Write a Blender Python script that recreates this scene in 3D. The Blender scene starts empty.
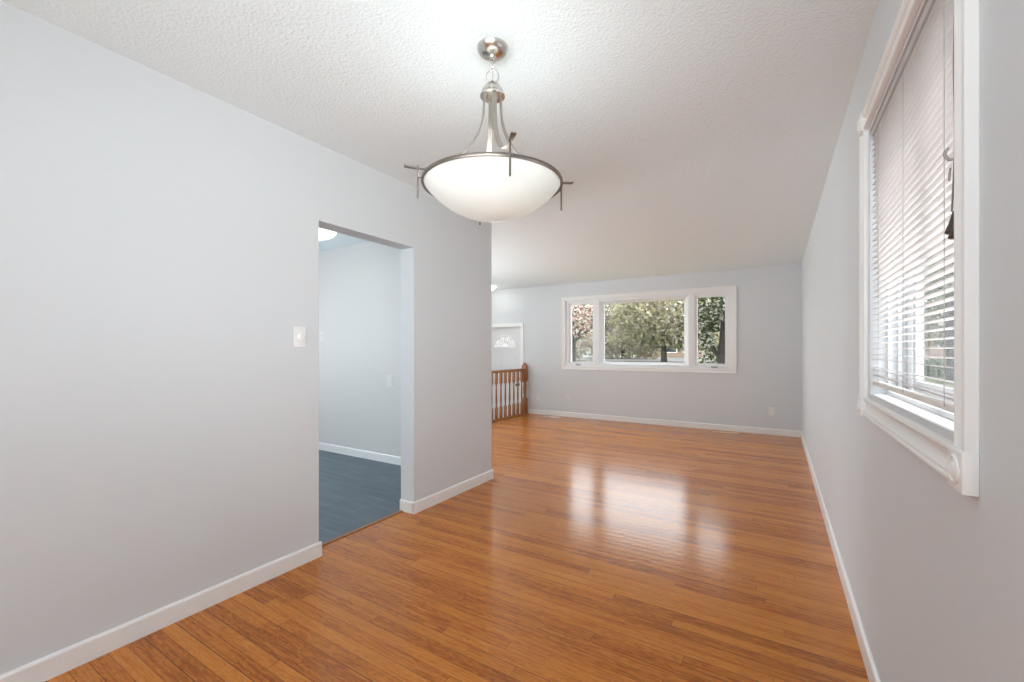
import bpy, bmesh, math, random
from mathutils import Vector, Matrix
PI = math.pi
S = bpy.context.scene
COL = S.collection

# ------------------------------------------------------------------ camera
cam_d = bpy.data.cameras.new('camera')
cam_d.sensor_fit = 'HORIZONTAL'; cam_d.sensor_width = 36.0
cam_d.lens = 430.73 / 1024 * 36.0
cam_d.shift_y = 9.4 / 1024
cam_d.clip_start = 0.02; cam_d.clip_end = 400
cam = bpy.data.objects.new('camera', cam_d); COL.objects.link(cam)
cam.location = (0, 0, 1.2188)
YAW = 0.5502
cam.rotation_euler = (PI / 2, 0, YAW)
S.camera = cam

# ------------------------------------------------------------------ world, sun, added daylight, exposure
W = bpy.data.worlds.new('world'); S.world = W; W.use_nodes = True
bg = W.node_tree.nodes['Background']
bg.inputs['Color'].default_value = (0.89, 0.95, 1.0, 1); bg.inputs['Strength'].default_value = 2.8
S.view_settings.view_transform = 'Standard'; S.view_settings.look = 'None'
S.view_settings.exposure = 0.92; S.view_settings.gamma = 1.0
S.view_settings.use_curve_mapping = False
S.cycles.max_bounces = 14; S.cycles.diffuse_bounces = 8; S.cycles.transparent_max_bounces = 24
S.cycles.sample_clamp_indirect = 6.0

sun_d = bpy.data.lights.new('sun', 'SUN'); sun_d.energy = 3.6; sun_d.angle = 0.01; sun_d.color = (1, .97, .93)
sun = bpy.data.objects.new('sun', sun_d); COL.objects.link(sun)
sun.rotation_euler = Vector((-0.55, 0.16, -1.0)).to_track_quat('-Z', 'Y').to_euler()

# daylight added to brighten the rooms, behind invented unseen windows: a second window of
# the right wall beside the camera, a back, a stairwell and a kitchen window
def fill_light(name, loc, aim, w, h, e, spread=180):
    d = bpy.data.lights.new(name, 'AREA'); d.shape = 'RECTANGLE'; d.size = w; d.size_y = h; d.energy = e; d.color = (0.91, 0.97, 1.0); d.spread = math.radians(spread)
    o = bpy.data.objects.new(name, d); COL.objects.link(o); o.location = loc; o.rotation_euler = Vector(aim).to_track_quat('-Z', 'Y').to_euler()
fill_light('side_fill_light', (0.50, -.85, 1.5), (-.60, 1, .22), 1.2, 1.15, 10.5, 80)  # added fill, narrowed and aimed at the wall past the doorway
fill_light('back_fill_light', (-.9, -2.0, 1.5), (.10, 1, .80), .75, 1.1, 12, 120)  # added fill, tilted up to brighten the ceiling
fill_light('stairwell_fill_light', (-5.95, 4.5, 1.35), (1, -.22, .48), 1.5, 1.5, 38, 130)  # added fill for the living room, tilted up and away from the far wall
fill_light('kitchen_fill_light', (-5.95, 1.35, 1.4), (1, .55, -.55), 1.9, 1.0, 23)  # added fill for the kitchen, tilted down

# ------------------------------------------------------------------ room numbers
XL, XR, YF, YL, H = -2.3076, 0.3044, 7.278, 3.390, 2.44
XK = XL - 0.134          # kitchen face of the left wall
YB = -1.75               # back wall
XE = -5.75               # entry / kitchen far side
ZE = -0.36               # entry landing

# ------------------------------------------------------------------ helpers
def tag(o, label=None, cat=None, group=None, kind=None):
    if label: o['label'] = label
    if cat: o['category'] = cat
    if group: o['group'] = group
    if kind: o['kind'] = kind
    return o

def empty(name, loc=(0, 0, 0), rz=0):
    o = bpy.data.objects.new(name, None); COL.objects.link(o)
    o.location = loc; o.rotation_euler = (0, 0, rz); o.empty_display_size = .05
    return o

class MB:
    def __init__(self): self.bm = bmesh.new()
    def box(self, a, b, bev=0):
        x0, y0, z0 = a; x1, y1, z1 = b
        v = [self.bm.verts.new(p) for p in ((x0,y0,z0),(x1,y0,z0),(x1,y1,z0),(x0,y1,z0),(x0,y0,z1),(x1,y0,z1),(x1,y1,z1),(x0,y1,z1))]
        fs = [self.bm.faces.new([v[i] for i in q]) for q in ((3,2,1,0),(4,5,6,7),(0,1,5,4),(1,2,6,5),(2,3,7,6),(3,0,4,7))]
        if bev:
            es = list({e for f in fs for e in f.edges})
            bmesh.ops.bevel(self.bm, geom=es, offset=bev, segments=2, affect='EDGES', profile=.5)
        return self
    def prism(self, pts, fn, d0, d1):
        """closed 2D outline pts, fn(u, v, d) -> xyz, extruded from d0 to d1"""
        a = [self.bm.verts.new(fn(u, v, d0)) for u, v in pts]
        b = [self.bm.verts.new(fn(u, v, d1)) for u, v in pts]
        n = len(pts)
        self.bm.faces.new(a[::-1]); self.bm.faces.new(b)
        for i in range(n):
            j = (i + 1) % n
            self.bm.faces.new((a[i], a[j], b[j], b[i]))
        return self
    def lathe(self, prof, seg=24, M=None, cap=True):
        M = M or Matrix()
        rings = []
        for r, z in prof:
            if r < 1e-6: rings.append([self.bm.verts.new(M @ Vector((0, 0, z)))])
            else: rings.append([self.bm.verts.new(M @ Vector((r*math.cos(2*PI*k/seg), r*math.sin(2*PI*k/seg), z))) for k in range(seg)])
        for a, b in zip(rings, rings[1:]):
            for k in range(seg):
                l = (k + 1) % seg
                if len(a) == 1 and len(b) == 1: continue
                if len(a) == 1: self.bm.faces.new((a[0], b[l], b[k]))
                elif len(b) == 1: self.bm.faces.new((a[k], a[l], b[0]))
                else: self.bm.faces.new((a[k], a[l], b[l], b[k]))
        if cap:
            if len(rings[0]) > 1: self.bm.faces.new(rings[0][::-1])
            if len(rings[-1]) > 1: self.bm.faces.new(rings[-1])
        return self
    def torus(self, R, r, M=None, n=40, m=10):
        M = M or Matrix()
        g = [[self.bm.verts.new(M @ Vector(((R + r*math.cos(2*PI*j/m))*math.cos(2*PI*i/n), (R + r*math.cos(2*PI*j/m))*math.sin(2*PI*i/n), r*math.sin(2*PI*j/m)))) for j in range(m)] for i in range(n)]
        for i in range(n):
            for j in range(m):
                self.bm.faces.new((g[i][j], g[(i+1) % n][j], g[(i+1) % n][(j+1) % m], g[i][(j+1) % m]))
        return self
    def sweep(self, pts, wfn, side, cap=True):
        """sweep a cross-section along pts: wfn(i) -> list of (a, b) offsets along (side, normal)"""
        rings = []
        pts = [Vector(p) for p in pts]
        for i, p in enumerate(pts):
            t = (pts[min(i+1, len(pts)-1)] - pts[max(i-1, 0)]).normalized()
            s = Vector(side); s = (s - t * s.dot(t)).normalized(); n = t.cross(s)
            rings.append([self.bm.verts.new(p + s*a + n*b) for a, b in wfn(i)])
        k = len(rings[0])
        for a, b in zip(rings, rings[1:]):
            for j in range(k):
                self.bm.faces.new((a[j], a[(j+1) % k], b[(j+1) % k], b[j]))
        if cap:
            self.bm.faces.new(rings[0][::-1]); self.bm.faces.new(rings[-1])
        return self
    def tube(self, pts, r, side=(0.13, 0.31, 0.94), n=8):
        rf = r if callable(r) else (lambda i: r)
        return self.sweep(pts, lambda i: [(rf(i)*math.cos(2*PI*j/n), rf(i)*math.sin(2*PI*j/n)) for j in range(n)], side)
    def build(self, name, mat, parent=None, smooth=False, loc=None):
        bm = self.bm
        bmesh.ops.recalc_face_normals(bm, faces=bm.faces[:])
        me = bpy.data.meshes.new(name); bm.to_mesh(me); bm.free()
        for m in (mat if isinstance(mat, (list, tuple)) else [mat]): me.materials.append(m)
        if smooth:
            me.polygons.foreach_set('use_smooth', [True]*len(me.polygons))
            try: me.set_sharp_from_angle(angle=math.radians(38))
            except Exception: pass
        o = bpy.data.objects.new(name, me); COL.objects.link(o)
        if parent: o.parent = parent
        if loc: o.location = loc
        return o

def copy_tree(o, parent=None):
    c = o.copy(); COL.objects.link(c); c.parent = parent
    for ch in list(o.children): copy_tree(ch, c)
    return c

def smooth_path(pts, n=6):
    P = [Vector(p) for p in pts]; out = []
    for i in range(len(P)-1):
        p0, p1, p2, p3 = P[max(i-1,0)], P[i], P[i+1], P[min(i+2,len(P)-1)]
        for k in range(n):
            t = k/n
            out.append(.5*((2*p1) + (p2-p0)*t + (2*p0-5*p1+4*p2-p3)*t*t + (3*p1-p0-3*p2+p3)*t**3))
    out.append(P[-1]); return out

# ------------------------------------------------------------------ materials
def mat(name, col, rough=.5, metal=0, **kw):
    m = bpy.data.materials.new(name); m.use_nodes = True
    b = m.node_tree.nodes['Principled BSDF']
    b.inputs['Base Color'].default_value = (*col, 1); b.inputs['Roughness'].default_value = rough; b.inputs['Metallic'].default_value = metal
    for k, v in kw.items(): b.inputs[k.replace('_', ' ')].default_value = v
    return m
class NT:
    def __init__(self, m): self.t = m.node_tree; self.b = self.t.nodes['Principled BSDF']
    def n(self, typ, **kw):
        x = self.t.nodes.new(typ)
        for k, v in kw.items(): setattr(x, k, v)
        return x
    def l(self, a, b): self.t.links.new(a, b)
    def math(self, op, a, b=None):
        x = self.n('ShaderNodeMath', operation=op)
        for i, v in enumerate((a, b)):
            if v is None: continue
            if isinstance(v, (int, float)): x.inputs[i].default_value = v
            else: self.l(v, x.inputs[i])
        return x.outputs[0]
    def bump(self, h, s, d=.01):
        x = self.n('ShaderNodeBump'); x.inputs['Strength'].default_value = s; x.inputs['Distance'].default_value = d
        self.l(h, x.inputs['Height']); self.l(x.outputs[0], self.b.inputs['Normal'])
    def noise(self, scale, detail=2, vec=None, rough=.5):
        x = self.n('ShaderNodeTexNoise'); x.inputs['Scale'].default_value = scale; x.inputs['Detail'].default_value = detail; x.inputs['Roughness'].default_value = rough
        if vec is None:
            vec = self.n('ShaderNodeTexCoord').outputs['Object']
        self.l(vec, x.inputs['Vector']); return x
    def ramp(self, fac, stops):
        x = self.n('ShaderNodeValToRGB'); e = x.color_ramp.elements
        while len(e) < len(stops): e.new(.5)
        for q, (p, c) in zip(e, stops): q.position = p; q.color = (*c, 1)
        self.l(fac, x.inputs['Fac']); return x.outputs['Color']

def wall_paint(name, col):
    m = mat(name, col, .55); t = NT(m)
    nz = t.noise(160, 3); t.bump(nz.outputs['Fac'], .05, .003)
    return m
M_WALL = wall_paint('wall_paint_grey', (.67, .70, .72))
M_KWALL = wall_paint('wall_paint_cool', (.665, .66, .65))
M_TRIM = mat('trim_white_gloss', (.84, .84, .83), .32)
M_VINYL = mat('window_vinyl_white', (.82, .83, .84), .35)
M_VINYL_S = mat('sash_vinyl_grey_white', (.62, .63, .645), .4)
M_SIDE = mat('wall_outer_siding', (.55, .54, .52), .7)

M_CEIL = mat('ceiling_stipple', (.845, .925, .955), .9); t = NT(M_CEIL)
a = t.noise(70, 3, rough=.6); v = t.n('ShaderNodeTexVoronoi'); v.inputs['Scale'].default_value = 85
t.l(t.n('ShaderNodeTexCoord').outputs['Object'], v.inputs['Vector'])
t.bump(t.math('ADD', a.outputs['Fac'], t.math('MULTIPLY', v.outputs['Distance'], .6)), .36, .008)

def wood_floor():
    m = mat('oak_strip_floor', (.4, .2, .08), .22); t = NT(m)
    co = t.n('ShaderNodeTexCoord').outputs['Object']
    sp = t.n('ShaderNodeSeparateXYZ'); t.l(co, sp.inputs[0])
    ROW, LEN = .057, 1.05
    ry = t.math('DIVIDE', sp.outputs['Y'], ROW)
    row = t.math('FLOOR', ry); fy = t.math('FRACT', ry)
    w1 = t.n('ShaderNodeTexWhiteNoise', noise_dimensions='1D'); t.l(row, w1.inputs['W'])
    ln = t.math('ADD', t.math('MULTIPLY', w1.outputs['Value'], 1.2), 1.0)
    ux = t.math('ADD', t.math('DIVIDE', sp.outputs['X'], ln), t.math('MULTIPLY', w1.outputs['Value'], 37.3))
    pid = t.math('FLOOR', ux); fx = t.math('FRACT', ux)
    cv = t.n('ShaderNodeCombineXYZ'); t.l(pid, cv.inputs[0]); t.l(row, cv.inputs[1])
    w2 = t.n('ShaderNodeTexWhiteNoise', noise_dimensions='2D'); t.l(cv.outputs[0], w2.inputs['Vector'])
    rnd = w2.outputs['Value']
    # grain, stretched along the strip and shifted per strip
    gv = t.n('ShaderNodeCombineXYZ')
    t.l(t.math('ADD', t.math('MULTIPLY', sp.outputs['X'], 2.4), t.math('MULTIPLY', rnd, 91)), gv.inputs[0])
    t.l(t.math('ADD', t.math('MULTIPLY', sp.outputs['Y'], 48), t.math('MULTIPLY', rnd, 53)), gv.inputs[1])
    g = t.noise(1.6, 5, gv.outputs[0], .62)
    gv2 = t.n('ShaderNodeCombineXYZ')
    t.l(t.math('ADD', t.math('MULTIPLY', sp.outputs['X'], 4), t.math('MULTIPLY', rnd, 31)), gv2.inputs[0])
    t.l(t.math('ADD', t.math('MULTIPLY', sp.outputs['Y'], 22), t.math('MULTIPLY', rnd, 17)), gv2.inputs[1])
    wv = t.noise(1.1, 2, gv2.outputs[0])
    rings = t.math('FRACT', t.math('MULTIPLY', wv.outputs['Fac'], 9))
    rings = t.math('ABSOLUTE', t.math('SUBTRACT', rings, .5))
    fac = t.math('ADD', t.math('MULTIPLY', rnd, .20), t.math('ADD', t.math('MULTIPLY', g.outputs['Fac'], .62), t.math('MULTIPLY', rings, .24)))
    colr = t.ramp(fac, [(.30, (.30, .078, .010)), (.45, (.52, .168, .021)), (.60, (.62, .224, .032)), (.84, (.72, .302, .055))])
    # joints
    ey = t.math('MINIMUM', fy, t.math('SUBTRACT', 1, fy)); ex = t.math('MULTIPLY', t.math('MINIMUM', fx, t.math('SUBTRACT', 1, fx)), ln)
    jy = t.math('LESS_THAN', ey, .026); jx = t.math('LESS_THAN', ex, .0012)
    j = t.math('MAXIMUM', jy, jx)
    gapn = t.n('ShaderNodeTexWhiteNoise', noise_dimensions='1D'); t.l(t.math('FLOOR', t.math('ADD', ry, .5)), gapn.inputs['W'])
    jw = t.math('MULTIPLY', j, t.math('ADD', .42, t.math('MULTIPLY', t.math('POWER', gapn.outputs['Value'], 2), .65)))
    mx = t.n('ShaderNodeMixRGB'); t.l(jw, mx.inputs['Fac']); t.l(colr, mx.inputs[1]); mx.inputs[2].default_value = (.05, .018, .007, 1)
    t.l(mx.outputs[0], t.b.inputs['Base Color'])
    # gentle cupping of each strip breaks up the reflections
    tilt = t.math('MULTIPLY', t.math('SUBTRACT', rnd, .5), fy)
    n2 = t.noise(9, 2, co)
    h = t.math('ADD', t.math('ADD', t.math('MULTIPLY', ey, 1.0), t.math('MULTIPLY', tilt, .5)), t.math('MULTIPLY', n2.outputs['Fac'], .5))
    t.bump(h, .10, .004)
    rg = t.math('ADD', .11, t.math('MULTIPLY', g.outputs['Fac'], .14))
    t.l(rg, t.b.inputs['Roughness'])
    t.b.inputs['Specular IOR Level'].default_value = .38
    t.b.inputs['Coat Weight'].default_value = .0; t.b.inputs['Coat Roughness'].default_value = .12
    return m
M_FLOOR = wood_floor()

def tile_floor():
    m = mat('blue_grey_vinyl_tile', (.07, .1, .13), .45); t = NT(m)
    co = t.n('ShaderNodeTexCoord').outputs['Object']
    mp = t.n('ShaderNodeMapping'); mp.inputs['Rotation'].default_value = (0, 0, 0); t.l(co, mp.inputs[0])
    br = t.n('ShaderNodeTexBrick'); t.l(mp.outputs[0], br.inputs['Vector'])
    for k, v in {'Scale': 1, 'Mortar Size': .0028, 'Brick Width': .91, 'Row Height': .305, 'Bias': 0}.items(): br.inputs[k].default_value = v
    br.inputs['Color1'].default_value = (.088, .118, .150, 1); br.inputs['Color2'].default_value = (.112, .148, .182, 1); br.inputs['Mortar'].default_value = (.19, .225, .25, 1)
    sc = t.n('ShaderNodeMapping'); sc.inputs['Scale'].default_value = (1.2, 9, 1); t.l(co, sc.inputs[0])
    nz = t.noise(2.5, 5, sc.outputs[0], .6)
    mx = t.n('ShaderNodeMixRGB', blend_type='OVERLAY'); mx.inputs[0].default_value = .55; t.l(br.outputs['Color'], mx.inputs[1]); t.l(nz.outputs['Fac'], mx.inputs[2])
    t.l(mx.outputs[0], t.b.inputs['Base Color']); t.bump(nz.outputs['Fac'], .12, .003)
    return m
M_TILE = tile_floor()

def metal_brushed(name, col, rough):
    m = mat(name, col, rough, 1.0); t = NT(m)
    nz = t.noise(120, 2); t.bump(nz.outputs['Fac'], .03, .001); return m
M_NICKEL = metal_brushed('brushed_nickel', (.62, .59, .55), .27)
M_NICKEL_A = metal_brushed('satin_nickel_strap', (.40, .37, .335), .42)
M_NICKEL_D = metal_brushed('aged_nickel', (.27, .235, .205), .36)
M_DARKMETAL = metal_brushed('dark_metal', (.16, .14, .12), .4)

def glow(name, col, e, base):
    m = mat(name, base, .25); b = m.node_tree.nodes['Principled BSDF']
    b.inputs['Emission Color'].default_value = (*col, 1); b.inputs['Emission Strength'].default_value = e
    return m
M_BOWL = glow('lit_alabaster_glass', (.97, 1, .95), .13, (.68, .70, .67))
M_DOME_E = glow('lit_entry_dome_glass', (1, .97, .90), 3.0, (.8, .8, .78))
M_DOME = glow('lit_dome_glass', (1, .97, .90), 1.0, (.8, .8, .78))

def railing_wood():
    m = mat('honey_oak', (.3, .12, .04), .32); t = NT(m)
    mp = t.n('ShaderNodeMapping'); mp.inputs['Scale'].default_value = (22, 22, 2.2); t.l(t.n('ShaderNodeTexCoord').outputs['Object'], mp.inputs[0])
    nz = t.noise(2.2, 4, mp.outputs[0], .6)
    t.l(t.ramp(nz.outputs['Fac'], [(.25, (.16, .05, .014)), (.5, (.36, .14, .042)), (.8, (.50, .23, .085))]), t.b.inputs['Base Color'])
    return m
M_OAK = railing_wood()

def glass_pane():
    m = bpy.data.materials.new('window_glass'); m.use_nodes = True; t = m.node_tree
    t.nodes.clear(); o = t.nodes.new('ShaderNodeOutputMaterial'); mix = t.nodes.new('ShaderNodeMixShader')
    tr = t.nodes.new('ShaderNodeBsdfTransparent'); gl = t.nodes.new('ShaderNodeBsdfGlossy'); fr = t.nodes.new('ShaderNodeFresnel')
    tr.inputs[0].default_value = (.97, .98, .975, 1); gl.inputs['Roughness'].default_value = .02; fr.inputs[0].default_value = 1.45
    # the thin pane does not bend the ray, so both its faces reflect like the outer one
    ge = t.nodes.new('ShaderNodeNewGeometry'); mr = t.nodes.new('ShaderNodeMapRange'); mr.inputs['To Min'].default_value = 1.45; mr.inputs['To Max'].default_value = 1/1.45
    t.links.new(ge.outputs['Backfacing'], mr.inputs['Value']); t.links.new(mr.outputs[0], fr.inputs[0])
    t.links.new(fr.outputs[0], mix.inputs[0]); t.links.new(tr.outputs[0], mix.inputs[1]); t.links.new(gl.outputs[0], mix.inputs[2]); t.links.new(mix.outputs[0], o.inputs[0])
    return m
M_GLASS = glass_pane()
def frosted():
    m = bpy.data.materials.new('frosted_leaded_glass'); m.use_nodes = True; t = m.node_tree
    t.nodes.clear(); o = t.nodes.new('ShaderNodeOutputMaterial'); mix = t.nodes.new('ShaderNodeMixShader')
    tr = t.nodes.new('ShaderNodeBsdfTransparent'); tl = t.nodes.new('ShaderNodeBsdfTranslucent'); tl.inputs[0].default_value = (.60, .575, .585, 1)
    mix.inputs[0].default_value = .75; t.links.new(tr.outputs[0], mix.inputs[1]); t.links.new(tl.outputs[0], mix.inputs[2]); t.links.new(mix.outputs[0], o.inputs[0]); return m
M_FROST = frosted()
M_PLATE = mat('switch_plate_white', (.86, .86, .85), .3)
M_PLATE_P = mat('plate_painted_grey', (.73, .745, .75), .45)
M_SLOT = mat('outlet_slot_dark', (.08, .08, .08), .5)
M_SLAT = mat('blind_vinyl', (.83, .81, .78), .4)
def slat_vinyl():
    m = mat('blind_slat_vinyl', (.86, .84, .835), .4); t = NT(m); o = m.node_tree.nodes['Material Output']
    tr = t.n('ShaderNodeBsdfTranslucent'); tr.inputs[0].default_value = (.86, .835, .835, 1); mx = t.n('ShaderNodeMixShader'); mx.inputs[0].default_value = .42
    t.l(t.b.outputs[0], mx.inputs[1]); t.l(tr.outputs[0], mx.inputs[2]); t.l(mx.outputs[0], o.inputs['Surface']); return m
M_SLATV = slat_vinyl()
M_RAIL = mat('blind_head_rail_grey', (.52, .51, .51), .4)
M_CORD = mat('blind_cord_taupe', (.20, .17, .15), .7)
M_LADDER = mat('blind_ladder_string', (.42, .40, .38), .8)
M_TASSEL = mat('tassel_walnut', (.055, .035, .022), .4)
M_GREY = mat('grey_plastic', (.30, .31, .32), .4)
M_REG_W = mat('register_almond', (.70, .62, .54), .45)
M_REG_T = mat('register_tan', (.66, .47, .31), .4)
M_DOOR = mat('door_paint_white', (.74, .74, .74), .4)
M_CARPET = mat('entry_tile', (.28, .25, .22), .5)

# outdoors
def leafmat(name, col, tr=.35):
    m = bpy.data.materials.new(name); m.use_nodes = True; t = m.node_tree; t.nodes.clear()
    o = t.nodes.new('ShaderNodeOutputMaterial'); mix = t.nodes.new('ShaderNodeMixShader'); d = t.nodes.new('ShaderNodeBsdfDiffuse'); l = t.nodes.new('ShaderNodeBsdfTranslucent')
    g = t.nodes.new('ShaderNodeObjectInfo'); h = t.nodes.new('ShaderNodeHueSaturation'); tc = t.nodes.new('ShaderNodeTexCoord'); nz = t.nodes.new('ShaderNodeTexNoise')
    nz.inputs['Scale'].default_value = 1.3; t.links.new(tc.outputs['Object'], nz.inputs['Vector'])
    mm = t.nodes.new('ShaderNodeMapRange'); mm.inputs['To Min'].default_value = .7; mm.inputs['To Max'].default_value = 1.3; t.links.new(nz.outputs['Fac'], mm.inputs['Value']); t.links.new(mm.outputs[0], h.inputs['Value'])
    h.inputs['Color'].default_value = (*col, 1)
    t.links.new(h.outputs[0], d.inputs[0]); t.links.new(h.outputs[0], l.inputs[0])
    mix.inputs[0].default_value = tr
    t.links.new(d.outputs[0], mix.inputs[1]); t.links.new(l.outputs[0], mix.inputs[2]); t.links.new(mix.outputs[0], o.inputs[0])
    return m
M_OLIVE = leafmat('leaf_olive', (.29, .27, .17), .5); M_OLIVE2 = leafmat('leaf_yellow_olive', (.41, .38, .25), .5); M_DUSK = leafmat('leaf_dusky_pink', (.41, .35, .33), .5)
M_GREEN = leafmat('leaf_green', (.035, .048, .014)); M_LIME = leafmat('leaf_lime', (.14, .165, .06)); M_WHITEB = leafmat('blossom_white', (.55, .52, .46)); M_PINKB = leafmat('blossom_pink', (.34, .22, .19)); M_BRONZE = leafmat('leaf_bronze', (.11, .055, .04))
def noisy(name, c1, c2, scale, rough=.9, stretch=(1, 1, 1)):
    m = mat(name, c1, rough); t = NT(m)
    mp = t.n('ShaderNodeMapping'); mp.inputs['Scale'].default_value = stretch; t.l(t.n('ShaderNodeTexCoord').outputs['Object'], mp.inputs[0])
    nz = t.noise(scale, 5, mp.outputs[0], .65); t.l(t.ramp(nz.outputs['Fac'], [(.3, c1), (.7, c2)]), t.b.inputs['Base Color']); t.bump(nz.outputs['Fac'], .5, .02)
    return m
M_BARK = noisy('bark', (.014, .011, .009), (.05, .042, .035), 9, .95, (2, 2, .5))
M_GRASS = noisy('grass', (.055, .072, .024), (.115, .130, .055), 4)
M_ROAD = noisy('pale_asphalt', (.085, .083, .08), (.125, .122, .12), 6)
def brick_mat(name, c1, c2):
    m = mat(name, c1, .85); t = NT(m)
    mp = t.n('ShaderNodeMapping'); mp.inputs['Rotation'].default_value = (PI/2, 0, 0); t.l(t.n('ShaderNodeTexCoord').outputs['Object'], mp.inputs[0])
    br = t.n('ShaderNodeTexBrick'); t.l(mp.outputs[0], br.inputs['Vector'])
    for k, v in {'Scale': 1, 'Mortar Size': .01, 'Brick Width': .22, 'Row Height': .075}.items(): br.inputs[k].default_value = v
    br.inputs['Color1'].default_value = (*c1, 1); br.inputs['Color2'].default_value = (*c2, 1); br.inputs['Mortar'].default_value = (.4, .37, .34, 1)
    t.l(br.outputs['Color'], t.b.inputs['Base Color']); return m
M_BRICK = brick_mat('brick_brown', (.26, .13, .09), (.34, .19, .13))
M_ROOF = noisy('roof_shingle', (.12, .10, .09), (.2, .17, .15), 14)
M_SIDING = mat('house_siding_pale', (.40, .39, .38), .7)
M_DARKGLASS = mat('house_window_dark', (.04, .05, .06), .1)

# ------------------------------------------------------------------ room shell
def struct(o): o['kind'] = 'structure'; return o
m = MB(); m.box((XK, YB - .3, -.12), (XR + .15, YL, 0)); m.box((-4.19, YL, -.12), (XR + .15, YF, 0))
struct(m.build('floor', M_FLOOR))
m = MB(); m.box((XE, -.6, -.12), (XK, 3.285, 0)); struct(m.build('floor_kitchen', M_TILE))
m = MB(); m.box((XE, YL, ZE - .12), (-4.19, YF, ZE)); struct(m.build('floor_entry', M_CARPET))
m = MB(); m.box((XE, YB - .3, H), (XR + .15, YF + .14, H + .14)); struct(m.build('ceiling', M_CEIL))

def holed(m, lo, hi, holes, fn):
    """wall slab in (u, v) from lo to hi with rectangular holes sorted along u"""
    u = lo[0]
    for (a, b, c, d) in holes:
        fn(m, u, lo[1], a, hi[1])
        if c > lo[1]: fn(m, a, lo[1], b, c)
        fn(m, a, d, b, hi[1]); u = b
    fn(m, u, lo[1], hi[0], hi[1]); return m
# left wall with the kitchen doorway notch
D0, D1, DH = 1.575, 2.359, 1.988
m = MB(); m.prism([(YB, -.0), (D0, 0), (D0, DH), (D1, DH), (D1, 0), (YL, 0), (YL, H), (YB, H)], lambda u, v, d: (d, u, v), XK, XL)
struct(m.build('wall_left', M_WALL))
m = MB(); m.box((XE, 3.285, -.12), (XK, YL, H)); struct(m.build('wall_kitchen', [M_KWALL]))
m = holed(MB(), (-.72, -.12), (3.285, H), [(.4, 2.3, .95, 2.05)], lambda m, a, b, c, d: m.box((XE - .12, a, b), (XE, c, d))); m.box((XE, -.72, -.12), (XK, -.6, H)); struct(m.build('wall_kitchen_side', M_KWALL))  # hole is for the added kitchen window
m = holed(MB(), (3.285, ZE - .12), (YF + .14, H), [(3.7, 5.3, .6, 2.1)], lambda m, a, b, c, d: m.box((XE - .12, a, b), (XE, c, d))); struct(m.build('wall_entry', M_WALL))  # hole is for the added stairwell window
# entry drop below the living room floor
m = MB(); m.box((-4.19, YL, ZE - .12), (-4.17, YF, -.12)); m.box((XE, YL - .1, ZE - .12), (-4.17, YL, -.12)); struct(m.build('wall_stairwell', M_WALL))

WX0, WX1, WZ0, WZ1 = -3.306, -.575, .938, 2.125       # front window opening
DX0, DX1, DZ1 = -5.075, -4.250, 1.700                 # entry door opening
m = holed(MB(), (XE, ZE - .12), (XR + .15, H), [(DX0, DX1, ZE, DZ1), (WX0, WX1, WZ0, WZ1)], lambda m, a, b, c, d: m.box((a, YF, b), (c, YF + .14, d)))
struct(m.build('wall_far', M_WALL))
RY0, RY1, RZ0, RZ1 = 1.146, 2.143, 1.035, 2.075       # right window opening
m = holed(MB(), (YB, -.12), (YF, H), [(-1.5, -.2, .90, 2.10), (RY0, RY1, RZ0, RZ1)], lambda m, a, b, c, d: m.box((XR, a, b), (XR + .15, c, d)))  # first hole is for the added unseen window, made for fill
struct(m.build('wall_right', M_WALL))
m = holed(MB(), (XK, 0), (XR + .15, H), [(-1.3, -.5, .90, 2.10)], lambda m, a, b, c, d: m.box((a, YB - .12, b), (c, YB, d)))  # hole is for the added back window
struct(m.build('wall_back', M_WALL))

# ------------------------------------------------------------------ baseboards
BT, BH = .013, .086
def bb_prof(): return [(0, 0), (BT, 0), (BT, BH - .009), (BT - .003, BH - .003), (BT - .008, BH), (0, BH)]
def bb_y(m, x, s, y0, y1): return m.prism(bb_prof(), lambda u, v, d: (x + s*u, d, v), y0, y1)
def bb_x(m, y, s, x0, x1): return m.prism(bb_prof(), lambda u, v, d: (d, y + s*u, v), x0, x1)
m = MB(); bb_y(m, XL, 1, YB, D0 + BT); bb_x(m, D0, 1, XK, XL + BT*.6); struct(m.build('baseboard_left', M_TRIM))
m = MB(); bb_y(m, XL, 1, D1 - BT, YL + BT); bb_x(m, D1, -1, XK, XL + BT*.6); bb_x(m, YL, 1, XK - 1.6, XL + BT*.6); struct(m.build('baseboard_pillar', M_TRIM))
m = MB(); bb_y(m, XR, -1, YB, YF); struct(m.build('baseboard_right', M_TRIM))
m = MB(); bb_x(m, YF, -1, -4.075, XR); struct(m.build('baseboard_far', M_TRIM))
m = MB(); bb_x(m, 3.285, -1, XE, XK); bb_y(m, XE, 1, -.6, 3.285); struct(m.build('baseboard_kitchen', M_TRIM))
m = MB(); m.prism([(0, 0), (.034, 0), (.034, .003), (.026, .007), (.008, .007), (0, .003)], lambda u, v, d: (XK + .005 + u, d, v), D0, D1)
struct(m.build('trim_threshold', M_OAK))

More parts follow.
